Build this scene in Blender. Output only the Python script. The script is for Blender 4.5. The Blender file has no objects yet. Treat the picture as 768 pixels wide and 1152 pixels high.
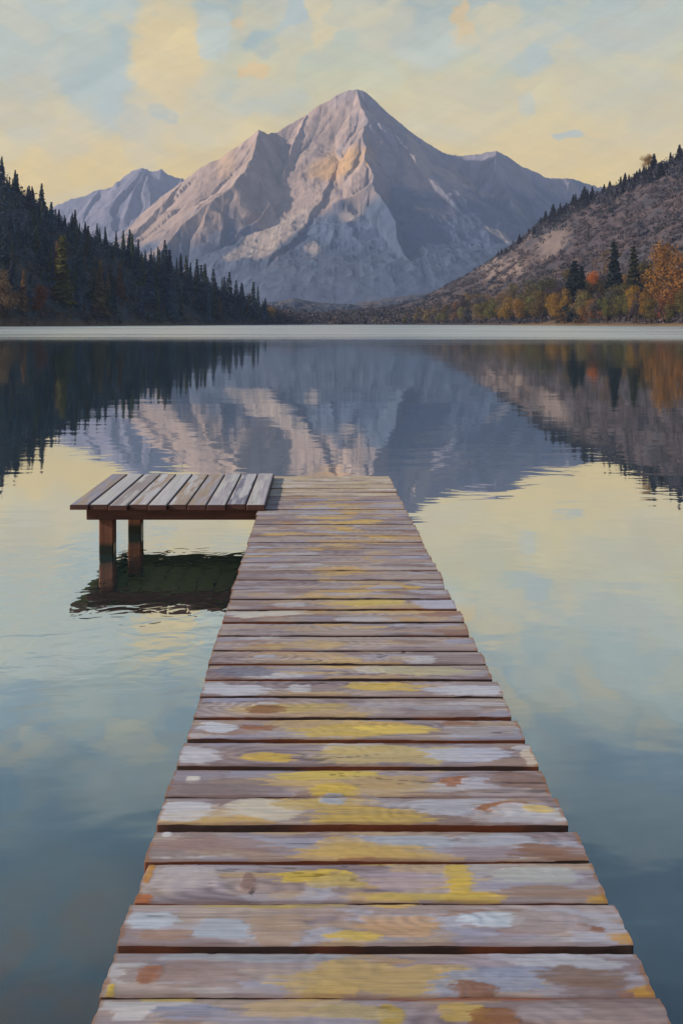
import bpy, math, random
import numpy as np
from mathutils import Vector

random.seed(7)
rng = np.random.default_rng(11)
S = bpy.context.scene
COL = S.collection

# ------------------------------------------------------------------ basics
F, HOR, CX = 1000.0, 364.0, 384.0        # focal length, horizon row, centre column (photo pixels)
ZC, ZD = 2.135, 0.435                    # eye height and deck height over the water


def lin(c):
    out = []
    for v in c[:3]:
        v = v / 255.0
        out.append(v / 12.92 if v <= 0.04045 else ((v + 0.055) / 1.055) ** 2.4)
    return tuple(out)


def lin4(c):
    return lin(c) + (1.0,)


def smooth(a, b, x):
    t = np.clip((x - a) / (b - a), 0, 1)
    return t * t * (3 - 2 * t)


def _hash(ix, iy, seed):
    h = (ix.astype(np.int64) * 374761393 + iy.astype(np.int64) * 668265263 + seed * 1442695041) & 0x7FFFFFFF
    h = ((h ^ (h >> 13)) * 1274126177) & 0x7FFFFFFF
    h = h ^ (h >> 16)
    return (h & 0xFFFFFF) / float(0xFFFFFF)


def vnoise(x, y, seed=0):
    x = np.asarray(x, float); y = np.asarray(y, float)
    ix = np.floor(x); iy = np.floor(y)
    fx = x - ix; fy = y - iy
    fx = fx * fx * fx * (fx * (fx * 6 - 15) + 10); fy = fy * fy * fy * (fy * (fy * 6 - 15) + 10)
    a = _hash(ix, iy, seed); b = _hash(ix + 1, iy, seed)
    c = _hash(ix, iy + 1, seed); d = _hash(ix + 1, iy + 1, seed)
    return (a + (b - a) * fx) * (1 - fy) + (c + (d - c) * fx) * fy


def fbm(x, y, seed=0, oct=4, gain=0.5):
    s = 0; a = 1; n = 0
    for k in range(oct):
        s = s + a * vnoise(x, y, seed + 17 * k); n += a
        x = x * 2.03 + 3.1; y = y * 2.03 - 1.7; a *= gain
    return s / n


def ridged(x, y, seed=0, oct=4):
    s = 0; a = 1; n = 0
    for k in range(oct):
        s = s + a * (1 - np.abs(2 * vnoise(x, y, seed + 31 * k) - 1)); n += a
        x = x * 2.1 + 1.3; y = y * 2.1 + 4.7; a *= 0.5
    return s / n


# ------------------------------------------------------------------ object helpers
def tag(o, label=None, cat=None, group=None, kind=None):
    if label: o['label'] = label
    if cat: o['category'] = cat
    if group: o['group'] = group
    if kind: o['kind'] = kind
    return o


def empty(name, loc=(0, 0, 0)):
    o = bpy.data.objects.new(name, None)
    o.location = loc; o.empty_display_size = 0.2
    COL.objects.link(o)
    return o


def link(name, me, parent=None, loc=(0, 0, 0)):
    o = bpy.data.objects.new(name, me)
    o.location = loc
    if parent: o.parent = parent
    COL.objects.link(o)
    return o


def mesh_np(name, verts, quads, mat, cols=None, smooth_shade=True, tris=None):
    """verts (n,3), quads (m,4) arrays -> mesh, with an optional per-vertex colour."""
    me = bpy.data.meshes.new(name)
    verts = np.asarray(verts, np.float32)
    faces = [np.asarray(quads, np.int32).reshape(-1, 4)] if quads is not None and len(quads) else []
    sizes = [np.full(len(faces[0]), 4, np.int32)] if faces else []
    flat = [faces[0].ravel()] if faces else []
    if tris is not None and len(tris):
        t = np.asarray(tris, np.int32).reshape(-1, 3)
        flat.append(t.ravel()); sizes.append(np.full(len(t), 3, np.int32))
    flat = np.concatenate(flat); sizes = np.concatenate(sizes)
    me.vertices.add(len(verts)); me.vertices.foreach_set('co', verts.ravel())
    me.loops.add(len(flat)); me.loops.foreach_set('vertex_index', flat)
    me.polygons.add(len(sizes))
    starts = np.concatenate([[0], np.cumsum(sizes)[:-1]]).astype(np.int32)
    me.polygons.foreach_set('loop_start', starts)
    me.polygons.foreach_set('loop_total', sizes)
    me.polygons.foreach_set('use_smooth', np.full(len(sizes), smooth_shade, bool))
    if cols is not None:
        at = me.color_attributes.new('tint', 'FLOAT_COLOR', 'POINT')
        c = np.ones((len(verts), 4), np.float32); c[:, :3] = cols
        at.data.foreach_set('color', c.ravel())
    me.update(calc_edges=True); me.validate()
    if mat: me.materials.append(mat)
    return me


def grid_quads(nr, nc, off=0):
    i = np.arange(nr - 1)[:, None]; j = np.arange(nc - 1)[None, :]
    a = i * nc + j + off
    return np.stack([a, a + 1, a + nc + 1, a + nc], -1).reshape(-1, 4)


class Acc:
    """collects vertices, quads and colours, then makes ONE mesh"""
    def __init__(self): self.v = []; self.q = []; self.t = []; self.c = []; self.n = 0

    def add(self, v, q=None, c=None, t=None):
        v = np.asarray(v, float)
        if q is not None and len(q): self.q.append(np.asarray(q) + self.n)
        if t is not None and len(t): self.t.append(np.asarray(t) + self.n)
        self.v.append(v)
        if c is not None:
            c = np.asarray(c, float)
            if c.ndim == 1: c = np.tile(c, (len(v), 1))
            self.c.append(c)
        self.n += len(v)

    def mesh(self, name, mat, sm=True):
        return mesh_np(name, np.concatenate(self.v), np.concatenate(self.q) if self.q else None, mat,
                       np.concatenate(self.c) if self.c else None, sm,
                       np.concatenate(self.t) if self.t else None)


# ------------------------------------------------------------------ materials
def new_mat(name):
    m = bpy.data.materials.new(name); m.use_nodes = True
    nt = m.node_tree; nt.nodes.clear()
    out = nt.nodes.new('ShaderNodeOutputMaterial')
    return m, nt, out


class NB:
    def __init__(self, nt): self.nt = nt

    def n(self, t, **kw):
        nd = self.nt.nodes.new(t)
        for k, v in kw.items():
            if hasattr(nd, k): setattr(nd, k, v)
        return nd

    def set(self, sock, v):
        if isinstance(v, bpy.types.NodeSocket): self.nt.links.new(v, sock)
        else: sock.default_value = v

    def math(self, op, a, b=None, c=None, clamp=False):
        nd = self.n('ShaderNodeMath', operation=op); nd.use_clamp = clamp
        self.set(nd.inputs[0], a)
        if b is not None: self.set(nd.inputs[1], b)
        if c is not None: self.set(nd.inputs[2], c)
        return nd.outputs[0]

    def vec(self, op, a, b=None):
        nd = self.n('ShaderNodeVectorMath', operation=op)
        self.set(nd.inputs[0], a)
        if b is not None: self.set(nd.inputs[1], b)
        return nd.outputs['Value'] if op in ('LENGTH', 'DOT_PRODUCT') else nd.outputs[0]

    def comb(self, x, y, z):
        nd = self.n('ShaderNodeCombineXYZ')
        for i, v in enumerate((x, y, z)): self.set(nd.inputs[i], v)
        return nd.outputs[0]

    def sep(self, v):
        nd = self.n('ShaderNodeSeparateXYZ'); self.set(nd.inputs[0], v)
        return nd.outputs

    def noise(self, vec, scale, detail=3, rough=0.5, dist=0.0):
        nd = self.n('ShaderNodeTexNoise')
        if vec is not None: self.set(nd.inputs['Vector'], vec)
        nd.inputs['Scale'].default_value = scale; nd.inputs['Detail'].default_value = detail
        nd.inputs['Roughness'].default_value = rough; nd.inputs['Distortion'].default_value = dist
        return nd.outputs['Fac'], nd.outputs['Color']

    def mapr(self, v, a, b, c=0.0, d=1.0, smoothstep=True):
        nd = self.n('ShaderNodeMapRange')
        nd.interpolation_type = 'SMOOTHSTEP' if smoothstep else 'LINEAR'
        for i, x in enumerate((v, a, b, c, d)): self.set(nd.inputs[i], x)
        return nd.outputs[0]

    def mix(self, f, a, b, blend='MIX'):
        nd = self.n('ShaderNodeMix', data_type='RGBA', blend_type=blend)
        self.set(nd.inputs[0], f); self.set(nd.inputs[6], a); self.set(nd.inputs[7], b)
        return nd.outputs[2]

    def ramp(self, f, stops):
        nd = self.n('ShaderNodeValToRGB'); cr = nd.color_ramp
        while len(cr.elements) < len(stops): cr.elements.new(0.5)
        for e, (p, c) in zip(cr.elements, stops): e.position = p; e.color = c
        self.set(nd.inputs[0], f)
        return nd.outputs[0]

    def bump(self, h, dist, strength=1.0, normal=None):
        nd = self.n('ShaderNodeBump'); nd.inputs['Strength'].default_value = strength
        self.set(nd.inputs['Distance'], dist); self.set(nd.inputs['Height'], h)
        if normal is not None: self.set(nd.inputs['Normal'], normal)
        return nd.outputs[0]

    def bsdf(self, col, rough=0.8, spec=0.3, normal=None):
        nd = self.n('ShaderNodeBsdfPrincipled')
        self.set(nd.inputs['Base Color'], col); self.set(nd.inputs['Roughness'], rough)
        nd.inputs['Specular IOR Level'].default_value = spec
        if normal is not None: self.set(nd.inputs['Normal'], normal)
        return nd.outputs[0]


def tint_mat(name, scale, amount, rough=0.9, stretch=(1, 1, 1), bump=0.0, spec=0.1):
    """colour from the mesh's own 'tint' attribute, broken up by a procedural noise"""
    m, nt, out = new_mat(name); b = NB(nt)
    at = b.n('ShaderNodeVertexColor'); at.layer_name = 'tint'
    co = b.n('ShaderNodeTexCoord').outputs['Object']
    v = b.vec('MULTIPLY', co, stretch)
    f, c = b.noise(v, scale, 5, 0.6)
    k = b.mapr(f, 0.25, 0.75, 1 - amount, 1 + amount, False)
    col = b.mix(1.0, at.outputs[0], b.comb(k, k, k), 'MULTIPLY')
    nrm = b.bump(f, bump) if bump else None
    nt.links.new(b.bsdf(col, rough, spec, nrm), out.inputs[0])
    return m


def foliage_mat(name):
    m, nt, out = new_mat(name); b = NB(nt)
    oi = b.n('ShaderNodeObjectInfo')
    geo = b.n('ShaderNodeNewGeometry')
    k = b.mapr(geo.outputs['Random Per Island'], 0, 1, 0.7, 1.3, False)
    col = b.mix(1.0, oi.outputs['Color'], b.comb(k, k, b.math('MULTIPLY', k, 0.95)), 'MULTIPLY')
    tr = b.n('ShaderNodeBsdfTranslucent'); nt.links.new(col, tr.inputs[0])
    mx_ = b.n('ShaderNodeMixShader'); mx_.inputs[0].default_value = .4
    nt.links.new(b.bsdf(col, 0.9, 0.05), mx_.inputs[1]); nt.links.new(tr.outputs[0], mx_.inputs[2])
    nt.links.new(mx_.outputs[0], out.inputs[0])
    return m


def wood_mat(name, dark, light, scale, axis='Y', wet=False, rough=0.75):
    m, nt, out = new_mat(name); b = NB(nt)
    co = b.n('ShaderNodeTexCoord').outputs['Object']
    st = {'X': (1.2, 14, 14), 'Y': (14, 1.2, 14), 'Z': (14, 14, 1.2)}[axis]
    f, _ = b.noise(b.vec('MULTIPLY', co, st), scale, 6, 0.65, 0.6)
    f2, _ = b.noise(co, 3.0, 3, 0.6)
    g = b.math('ADD', b.math('MULTIPLY', f, 0.7), b.math('MULTIPLY', f2, 0.3))
    col = b.ramp(g, [(0.3, lin4(dark)), (0.7, lin4(light))])
    r = rough
    if wet:
        z = b.sep(b.n('ShaderNodeNewGeometry').outputs['Position'])[2]
        zz = b.math('ADD', z, b.math('MULTIPLY', f2, 0.05))
        w = b.mapr(zz, 0.09, 0.15, 1, 0)
        col = b.mix(w, col, lin4((34, 36, 26)))
        r = b.mapr(w, 0, 1, rough, 0.3)
    nt.links.new(b.bsdf(col, r, 0.25, b.bump(f, 0.004)), out.inputs[0])
    return m


# ------------------------------------------------------------------ camera
cd = bpy.data.cameras.new('camera'); cam = bpy.data.objects.new('camera', cd); COL.objects.link(cam)
cd.sensor_fit = 'VERTICAL'; cd.sensor_height = 36.0; cd.lens = 36.0 * F / 1152.0
cd.shift_y = -(576 - HOR) / 1152.0
cam.location = (0, 0, ZC); cam.rotation_euler = (math.radians(90), 0, 0)
cd.clip_start = 0.05; cd.clip_end = 60000
S.camera = cam


def at(px, D):
    return (px - CX) / F * D


def z_at(py, D):
    return ZC + (HOR - py) / F * D


# ------------------------------------------------------------------ light and sky
SUN_EL, SUN_AZ = math.radians(23), math.radians(-100)     # azimuth from +Y, clockwise seen from above
sd = Vector((math.sin(SUN_AZ) * math.cos(SUN_EL), math.cos(SUN_AZ) * math.cos(SUN_EL), math.sin(SUN_EL)))
ld = bpy.data.lights.new('sun', 'SUN'); sun = bpy.data.objects.new('sun', ld); COL.objects.link(sun)
ld.energy = 4.6; ld.angle = math.radians(2.0); ld.color = (1.0, 0.84, 0.66)
sun.rotation_euler = sd.to_track_quat('Z', 'Y').to_euler(); sun.location = (-60, -10, 40)

W = bpy.data.worlds.new('World'); S.world = W; W.use_nodes = True
nt = W.node_tree; nt.nodes.clear(); b = NB(nt)
out = nt.nodes.new('ShaderNodeOutputWorld')
sky = b.n('ShaderNodeTexSky'); sky.sky_type = 'NISHITA'; sky.sun_disc = False
sky.sun_elevation = SUN_EL; sky.sun_rotation = SUN_AZ
bg1 = b.n('ShaderNodeBackground'); nt.links.new(sky.outputs[0], bg1.inputs[0]); bg1.inputs[1].default_value = 0.10
g = b.n('ShaderNodeTexCoord').outputs['Generated']
gx, gy, gz = b.sep(g)
az = b.math('ARCTAN2', gx, gy)
el = b.math('ARCSINE', gz)
ae0 = b.comb(az, el, 0.0)
# ragged, brushed cloud edges: two scales of warp
w1 = b.vec('MULTIPLY', b.vec('SUBTRACT', b.noise(ae0, 14, 3, 0.6)[1], (0.5, 0.5, 0.5)), (0.06, 0.045, 0))
w2 = b.vec('MULTIPLY', b.vec('SUBTRACT', b.noise(b.vec('MULTIPLY', ae0, (0.45, 1, 1)), 95, 2, 0.5)[1], (0.5, 0.5, 0.5)), (0.03, 0.012, 0))
calm = b.mapr(el, .34, .55, 1, .15)
calm3 = b.comb(calm, calm, calm)
ae = b.vec('ADD', ae0, b.vec('MULTIPLY', b.vec('ADD', w1, w2), calm3))
elw = b.sep(ae)[1]
stops = [(-0.3, (150, 160, 150)), (0.0, (255, 211, 70)), (0.17, (254, 214, 90)), (0.225, (243, 215, 124)),
         (0.275, (213, 210, 160)), (0.325, (190, 199, 178)), (0.385, (152, 174, 176)), (0.45, (118, 144, 154)),
         (0.54, (84, 110, 125)), (0.70, (56, 83, 101)), (1.0, (72, 100, 126)), (1.55, (100, 122, 152))]
colr = b.ramp(b.mapr(elw, -0.3, 1.55, 0, 1, False), [((p + 0.3) / 1.85, lin4(c)) for p, c in stops])
YEL, PALE, BLUE, GREEN, GOLD = (248, 216, 128), (222, 214, 172), (178, 197, 190), (203, 209, 190), (240, 192, 92)
patches = [
    # px, py, half width, half height, colour, strength
    (60, 40, 120, 60, GREEN, .8), (110, 75, 34, 70, (184, 199, 186), .75), (150, 120, 42, 40, (192, 203, 190), .8),
    (30, 110, 40, 45, (206, 205, 175), .6), (190, 65, 46, 62, YEL, .95), (165, 150, 26, 40, (235, 213, 150), .6),
    (70, 140, 28, 40, (233, 211, 146), .7), (240, 40, 20, 26, (206, 213, 194), .9), (292, 43, 17, 20, (168, 191, 184), .95),
    (290, 76, 18, 8, GOLD, .9), (263, 22, 10, 8, GOLD, .5), (335, 20, 30, 26, (190, 200, 190), .7), (360, 18, 14, 40, (232, 210, 146), .8),
    (280, 105, 70, 22, (209, 210, 180), .75), (230, 135, 50, 26, (236, 213, 145), .7), (180, 128, 16, 12, (182, 196, 186), .75),
    (430, 30, 40, 30, (226, 212, 164), .7), (520, 24, 12, 28, (240, 200, 112), .85), (560, 16, 40, 12, (224, 208, 156), .7),
    (600, 50, 62, 26, (192, 204, 192), .8), (480, 52, 44, 26, (203, 207, 186), .7), (640, 75, 14, 30, (235, 212, 142), .7),
    (600, 95, 30, 22, (236, 214, 146), .6), (590, 112, 10, 14, (202, 208, 186), .7), (640, 152, 18, 7, (188, 200, 188), .8), (690, 80, 60, 50, (214, 207, 168), .6),
    (720, 30, 60, 30, (201, 202, 180), .7), (520, 120, 70, 40, (233, 214, 154), .5), (740, 120, 30, 40, (221, 209, 160), .5),
    # higher up, out of the frame: what the near water mirrors
    (520, -120, 120, 50, (190, 199, 178), .4), (200, -150, 120, 40, (196, 200, 178), .4), (700, -190, 90, 35, (160, 176, 172), .4),
    (120, -60, 60, 40, (190, 197, 172), .5), (680, -60, 100, 36, (196, 200, 172), .5), (60, -300, 90, 45, (140, 158, 156), .35),
    (760, -330, 80, 40, (112, 138, 156), .4), (640, -420, 60, 35, (120, 132, 142), .35), (250, -420, 120, 50, (90, 114, 126), .4),
]
for px, py, hw, hh, c, st in patches:
    a0 = math.atan2(px - CX, F); r = math.hypot(F, px - CX); e0 = math.atan2(HOR - py, r)
    d = b.vec('LENGTH', b.vec('MULTIPLY', b.vec('SUBTRACT', ae, (a0, e0, 0)), (F / hw * 0.95, F / hh * 0.95, 0)))
    colr = b.mix(b.mapr(d, 0.68, 1.14, st * .95, 0), colr, lin4(c))
# brushed streaks inside the cloud veil: short patches of slightly different tint, in two directions
def streaks(col, ang, sx, sy, amt, seed):
    u = b.math('ADD', b.math('MULTIPLY', az, math.cos(ang)), b.math('MULTIPLY', el, math.sin(ang)))
    v = b.math('SUBTRACT', b.math('MULTIPLY', el, math.cos(ang)), b.math('MULTIPLY', az, math.sin(ang)))
    p = b.vec('ADD', b.comb(b.math('MULTIPLY', u, sx), b.math('MULTIPLY', v, sy), seed), b.vec('MULTIPLY', w1, (18, 30, 0)))
    vo = b.n('ShaderNodeTexVoronoi'); vo.feature = 'SMOOTH_F1'; vo.inputs['Scale'].default_value = 1.0; vo.inputs['Smoothness'].default_value = .35
    nt.links.new(p, vo.inputs['Vector'])
    r_ = b.sep(vo.outputs['Color'])
    r_ = [b.math('ADD', .5, b.math('MULTIPLY', b.math('SUBTRACT', x_, .5), calm)) for x_ in r_]
    k_ = b.mapr(r_[0], 0, 1, 1 - amt, 1 + amt, False)
    col = b.mix(1.0, col, b.comb(k_, k_, k_), 'MULTIPLY')
    col = b.mix(b.mapr(r_[1], .6, 1, 0, amt * 3), col, lin4((206, 209, 186)))
    return b.mix(b.mapr(r_[2], .5, 1, 0, amt * 5), col, lin4((244, 212, 124)))
colr = streaks(colr, .45, 13, 36, .065, 1.0)
colr = streaks(colr, -.3, 20, 60, .04, 5.0)
for ang_, sc_, amp_ in ((.45, 60, .075), (-.3, 85, .05)):
    u = b.math('ADD', b.math('MULTIPLY', az, math.cos(ang_)), b.math('MULTIPLY', el, math.sin(ang_)))
    v = b.math('SUBTRACT', b.math('MULTIPLY', el, math.cos(ang_)), b.math('MULTIPLY', az, math.sin(ang_)))
    sf, _ = b.noise(b.vec('ADD', b.comb(b.math('MULTIPLY', u, .22), b.math('MULTIPLY', v, 1.6), ang_), b.vec('MULTIPLY', w1, (.4, .5, 0))), sc_, 4, 0.7, 0.5)
    k = b.mapr(sf, 0.25, 0.75, 1 - amp_, 1 + amp_, False)
    colr = b.mix(1.0, colr, b.comb(k, k, k), 'MULTIPLY')
aside = b.mapr(b.math('ABSOLUTE', az), 1.3, 2.4, 0, .85)  # unseen sky beside and behind, made bluer to fill the shadows
colr = b.mix(aside, colr, lin4((150, 168, 200)))
bg2 = b.n('ShaderNodeBackground'); nt.links.new(colr, bg2.inputs[0]); bg2.inputs[1].default_value = 0.67
mx = b.n('ShaderNodeMixShader'); mx.inputs[0].default_value = 0.87
nt.links.new(bg1.outputs[0], mx.inputs[1]); nt.links.new(bg2.outputs[0], mx.inputs[2])
nt.links.new(mx.outputs[0], out.inputs[0])
W.cycles.sampling_method = 'MANUAL'; W.cycles.sample_map_resolution = 512

# ------------------------------------------------------------------ water
m, nt, out = new_mat('lake_water'); b = NB(nt)
pos = b.n('ShaderNodeNewGeometry').outputs['Position']
px_, py_, pz_ = b.sep(pos)
dist = b.vec('LENGTH', b.comb(px_, py_, 0.0))
# slow swell seen near, long wind lines further off
n1, _ = b.noise(b.vec('MULTIPLY', pos, (0.55, 1.0, 1)), 0.9, 3, 0.55, 0.4)
n2, _ = b.noise(b.vec('MULTIPLY', pos, (0.35, 1.0, 1)), 0.16, 3, 0.5, 0.3)
n3, _ = b.noise(b.vec('MULTIPLY', pos, (0.6, 1.0, 1)), 5.0, 2, 0.5, 0.2)
near = b.mapr(dist, 3, 40, 1, 0.25)
h = b.math('ADD', b.math('MULTIPLY', b.math('MULTIPLY', n1, near), 0.006), b.math('MULTIPLY', n2, 0.014))
h = b.math('ADD', h, b.math('MULTIPLY', b.math('MULTIPLY', n3, near), 0.0006))
# ripples standing round the posts of the platform
rp, _ = b.noise(b.vec('MULTIPLY', pos, (1.0, 1.3, 1)), 4.0, 2, 0.5, 0.6)
rm = b.mapr(b.vec('LENGTH', b.vec('SUBTRACT', pos, (-1.6, 7.2, 0))), .8, 2.6, 1, 0)
h = b.math('ADD', h, b.math('MULTIPLY', b.math('MULTIPLY', rp, rm), 0.0048))
nrm = b.bump(h, 1.0)
# the far belt the wind has roughened
edge, _ = b.noise(b.vec('MULTIPLY', pos, (0.012, 0.16, 1)), 1.0, 5, 0.65)
lim = b.math('ADD', 112, b.math('MULTIPLY', b.math('SUBTRACT', edge, 0.5), 110))
lim = b.math('SUBTRACT', lim, b.math('MULTIPLY', px_, 0.30))
belt = b.mapr(b.math('SUBTRACT', dist, lim), -34, 60, 0, 1)
cats, _ = b.noise(b.vec('MULTIPLY', pos, (0.006, 0.05, 1)), 1.0, 4, 0.6)
belt = b.math('MULTIPLY', belt, b.mapr(cats, .3, .62, .55, 1.1))
rough = b.math('ADD', b.mapr(dist, 5, 60, 0.02, 0.05), b.math('MULTIPLY', belt, 0.30))
facing = b.n('ShaderNodeLayerWeight'); facing.inputs['Blend'].default_value = 0.5
nt.links.new(nrm, facing.inputs['Normal'])
fr = b.ramp(facing.outputs['Facing'], [(0.0, (0.05,) * 3 + (1,)), (0.30, (0.18,) * 3 + (1,)), (0.50, (0.42,) * 3 + (1,)),
                                       (0.66, (0.76,) * 3 + (1,)), (0.82, (0.87,) * 3 + (1,)), (1.0, (0.90,) * 3 + (1,))])
# depth tint, with the brownish shallows by the near left corner
bedn, _ = b.noise(pos, 1.6, 4, 0.6, 0.8)
shal = b.vec('LENGTH', b.vec('MULTIPLY', b.vec('SUBTRACT', pos, (-1.02, 2.95, 0)), (1.5, 1.4, 0)))
sh = b.math('MULTIPLY', b.mapr(shal, 0.3, 1.15, .95, 0), b.mapr(bedn, 0.36, 0.56, 0.15, 1))
deep = b.mix(sh, lin4((36, 66, 76)), lin4((74, 60, 30)))
dif = b.n('ShaderNodeBsdfDiffuse'); nt.links.new(deep, dif.inputs[0])
gl = b.n('ShaderNodeBsdfGlossy'); gl.inputs['Color'].default_value = (0.96, 0.98, 0.97, 1)
nt.links.new(rough, gl.inputs['Roughness']); nt.links.new(nrm, gl.inputs['Normal'])
mxs = b.n('ShaderNodeMixShader'); nt.links.new(fr, mxs.inputs[0])
nt.links.new(dif.outputs[0], mxs.inputs[1]); nt.links.new(gl.outputs[0], mxs.inputs[2])
nt.links.new(mxs.outputs[0], out.inputs[0])
L = 13000
water = link('water', mesh_np('water', [(-L, -L, 0), (L, -L, 0), (L, 14000, 0), (-L, 14000, 0)], [(0, 1, 2, 3)], m))
tag(water, 'calm lake water mirroring the mountain and the yellow sky', 'water', kind='structure')

# ------------------------------------------------------------------ terrain
shore_px = np.array([-1400, -350, 0, 110, 200, 300, 340, 370, 430, 550, 650, 768, 1150, 2200], float)
shore_D = np.array([330, 470, 640, 820, 1020, 1380, 1560, 1560, 1480, 1180, 980, 800, 560, 380], float)


def shore(px):
    return np.interp(px, shore_px, shore_D) * (1 + 0.035 * (vnoise(np.asarray(px) / 37.0, 0 * np.asarray(px), 5) - 0.5))


class Hill:
    def __init__(self, ridge, power, bump, seed, back=900):
        r = np.array(ridge, float)
        self.px, self.py, self.D = r.T
        self.power, self.bump, self.seed, self.back = power, bump, seed, back

    def ridgeD(self, px): return np.interp(px, self.px, self.D)

    def height(self, px, D):
        px = np.asarray(px, float); D = np.asarray(D, float)
        s = shore(px); r = self.ridgeD(px)
        H = ZC + (HOR - np.interp(px, self.px, self.py)) / F * r
        t = np.clip((D - s) / np.maximum(r - s, 1), 0, 1)
        up = 1.2 + (H - 1.2) * t ** self.power
        tb = np.clip((D - r) / self.back, 0, 1)
        z = np.where(D <= r, up, H * (1 - tb) ** 1.2)
        z = np.where(D < s, 1.2 - (s - D) * 0.12, z)
        X = (px - CX) / F * D
        env = np.clip(t * 4, 0, 1) * np.clip((1 - t) * 3 + 0.25, 0, 1) * np.clip(H / 40, 0.1, 1)
        z = z + (fbm(X / 90, D / 90, self.seed, 4) - 0.5) * self.bump * env
        z = z + (fbm(X / 18, D / 18, self.seed + 5, 3) - 0.5) * self.bump * 0.3 * env
        return z

    def mesh(self, name, px0, px1, npx, nd, mat, colour):
        px = np.linspace(px0, px1, npx)
        s = shore(px); r = self.ridgeD(px)
        t = np.concatenate([[-0.03], np.linspace(0, 1, nd), 1 + np.linspace(0.03, 1, 14)])
        D = np.where(t[:, None] <= 1, s + (r - s) * t[:, None], r + self.back * (t[:, None] - 1))
        P = np.tile(px, (len(t), 1))
        Z = self.height(P, D)
        Z[-1] = -4; Z[0] = -6
        X = (P - CX) / F * D
        v = np.stack([X, D, Z], -1).reshape(-1, 3)
        c = colour(P, D, Z, np.clip(t, 0, 1)[:, None] + 0 * P).reshape(-1, 3)
        return mesh_np(name, v, grid_quads(len(t), npx), mat, c)


left_hill = Hill([(-1400, -40, 900), (-350, 70, 950), (-120, 155, 980), (0, 203, 1000), (40, 228, 1030), (75, 256, 1060), (110, 271, 1110),
                  (150, 288, 1180), (190, 303, 1260), (235, 322, 1380), (285, 343, 1520), (312, 356, 1700), (345, 357, 1750), (380, 357, 1800)], 0.85, 16, 3)
right_hill = Hill([(330, 357, 2300), (366, 352, 2450), (430, 345, 2400), (470, 337, 2300), (500, 322, 2150), (550, 294, 2000), (600, 257, 1850),
                   (640, 231, 1750), (670, 219, 1680), (700, 207, 1600), (735, 190, 1520), (768, 176, 1450), (900, 118, 1320), (1150, 40, 1250), (2200, -80, 1200)], 1.25, 24, 9)


def mixc(a, b_, f):
    f = np.asarray(f)[..., None]
    return np.asarray(a) * (1 - f) + np.asarray(b_) * f


def col_left(P, D, Z, t):
    X = (P - CX) / F * D
    n = fbm(X / 25, D / 25, 41, 4)
    c = mixc(np.array((.050, .064, .078)), np.array((.09, .075, .06)), smooth(.45, .7, n))
    return mixc(c, np.array((.12, .09, .055)), np.maximum(0, 1 - t * 30))


def col_right(P, D, Z, t):
    X = (P - CX) / F * D
    n = fbm(X / 60 + t * 4, D / 160, 51, 5); n2 = fbm(X / 22, D / 45, 52, 4); n3 = fbm(X / 150, D / 150, 53, 3)
    c = mixc(np.array((.064, .054, .066)), np.array((.084, .067, .074)), smooth(.35, .65, n))
    c = mixc(c, np.array((.046, .048, .066)), smooth(.52, .7, n2) * .8)
    c = mixc(c, np.array((.13, .085, .035)), smooth(.55, .7, n3) * .6 * (1 - t))
    # the bare pale rock on the slope
    zpy = HOR - (Z - ZC) / D * F
    d = np.hypot((P - 618 + (zpy - 270) * .35) / 30, (zpy - 272) / 20) + (n2 - .5) * 1.2
    c = mixc(c, np.array((.20, .16, .15)), smooth(1.2, .2, d) * .7)
    d = np.hypot((P - 560) / 34, (zpy - 300) / 14) + (n2 - .5) * 1.4
    c = mixc(c, np.array((.24, .19, .18)), smooth(1.1, .5, d) * .6)
    return mixc(c, np.array((.15, .10, .05)), np.maximum(0, 1 - t * 40))


hill_mat = tint_mat('hillside_ground', 0.06, 0.22, bump=.6)
o = link('hillside', left_hill.mesh('hillside', -1400, 380, 520, 120, hill_mat, col_left))
tag(o, 'steep dark wooded slope falling to the lake on the left', 'hillside', kind='structure')
o = link('hillside', right_hill.mesh('hillside', 330, 2200, 560, 150, hill_mat, col_right))
tag(o, 'purplish brown open slope rising to the right of the lake', 'hillside', kind='structure')

foothill = Hill([(200, 356, 3400), (260, 348, 3500), (300, 341, 3600), (330, 336, 3700), (360, 340, 3800), (395, 343, 3800), (430, 336, 3900), (480, 330, 4000), (520, 336, 4000), (580, 350, 4000)], 1.6, 60, 15, 700)


def col_foot(P, D, Z, t):
    X = (P - CX) / F * D
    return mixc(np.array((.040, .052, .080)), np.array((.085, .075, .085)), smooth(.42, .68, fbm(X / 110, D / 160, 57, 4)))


o = link('foothill', foothill.mesh('foothill', 205, 575, 240, 90, hill_mat, col_foot))
tag(o, 'low hazy blue foothills at the foot of the mountain', 'foothills', kind='structure')

# low land between and behind the hills
px = np.linspace(-1500, 2300, 260); s = shore(px)
tt = np.linspace(0, 1, 60) ** 2
D = s + 4 + (11500 - s) * tt[:, None]
P = np.tile(px, (60, 1)); X = (P - CX) / F * D
Z = 0.5 + 26 * smooth(0, 900, D - s) * fbm(X / 300, D / 300, 61, 3) + smooth(1500, 6500, D) * 60
Z[0] = -2
n = fbm(X / 60, D / 60, 63, 4)
c = mixc(np.array((.060, .055, .060)), np.array((.10, .085, .075)), n)
c = mixc(c, np.array((.16, .12, .07)), np.maximum(0, 1 - (D - s) / 25))
o = link('ground', mesh_np('ground', np.stack([X, D, Z], -1).reshape(-1, 3), grid_quads(60, 260), hill_mat, c.reshape(-1, 3)))
tag(o, 'low brown valley floor behind the far shore', 'ground', kind='structure')


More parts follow.
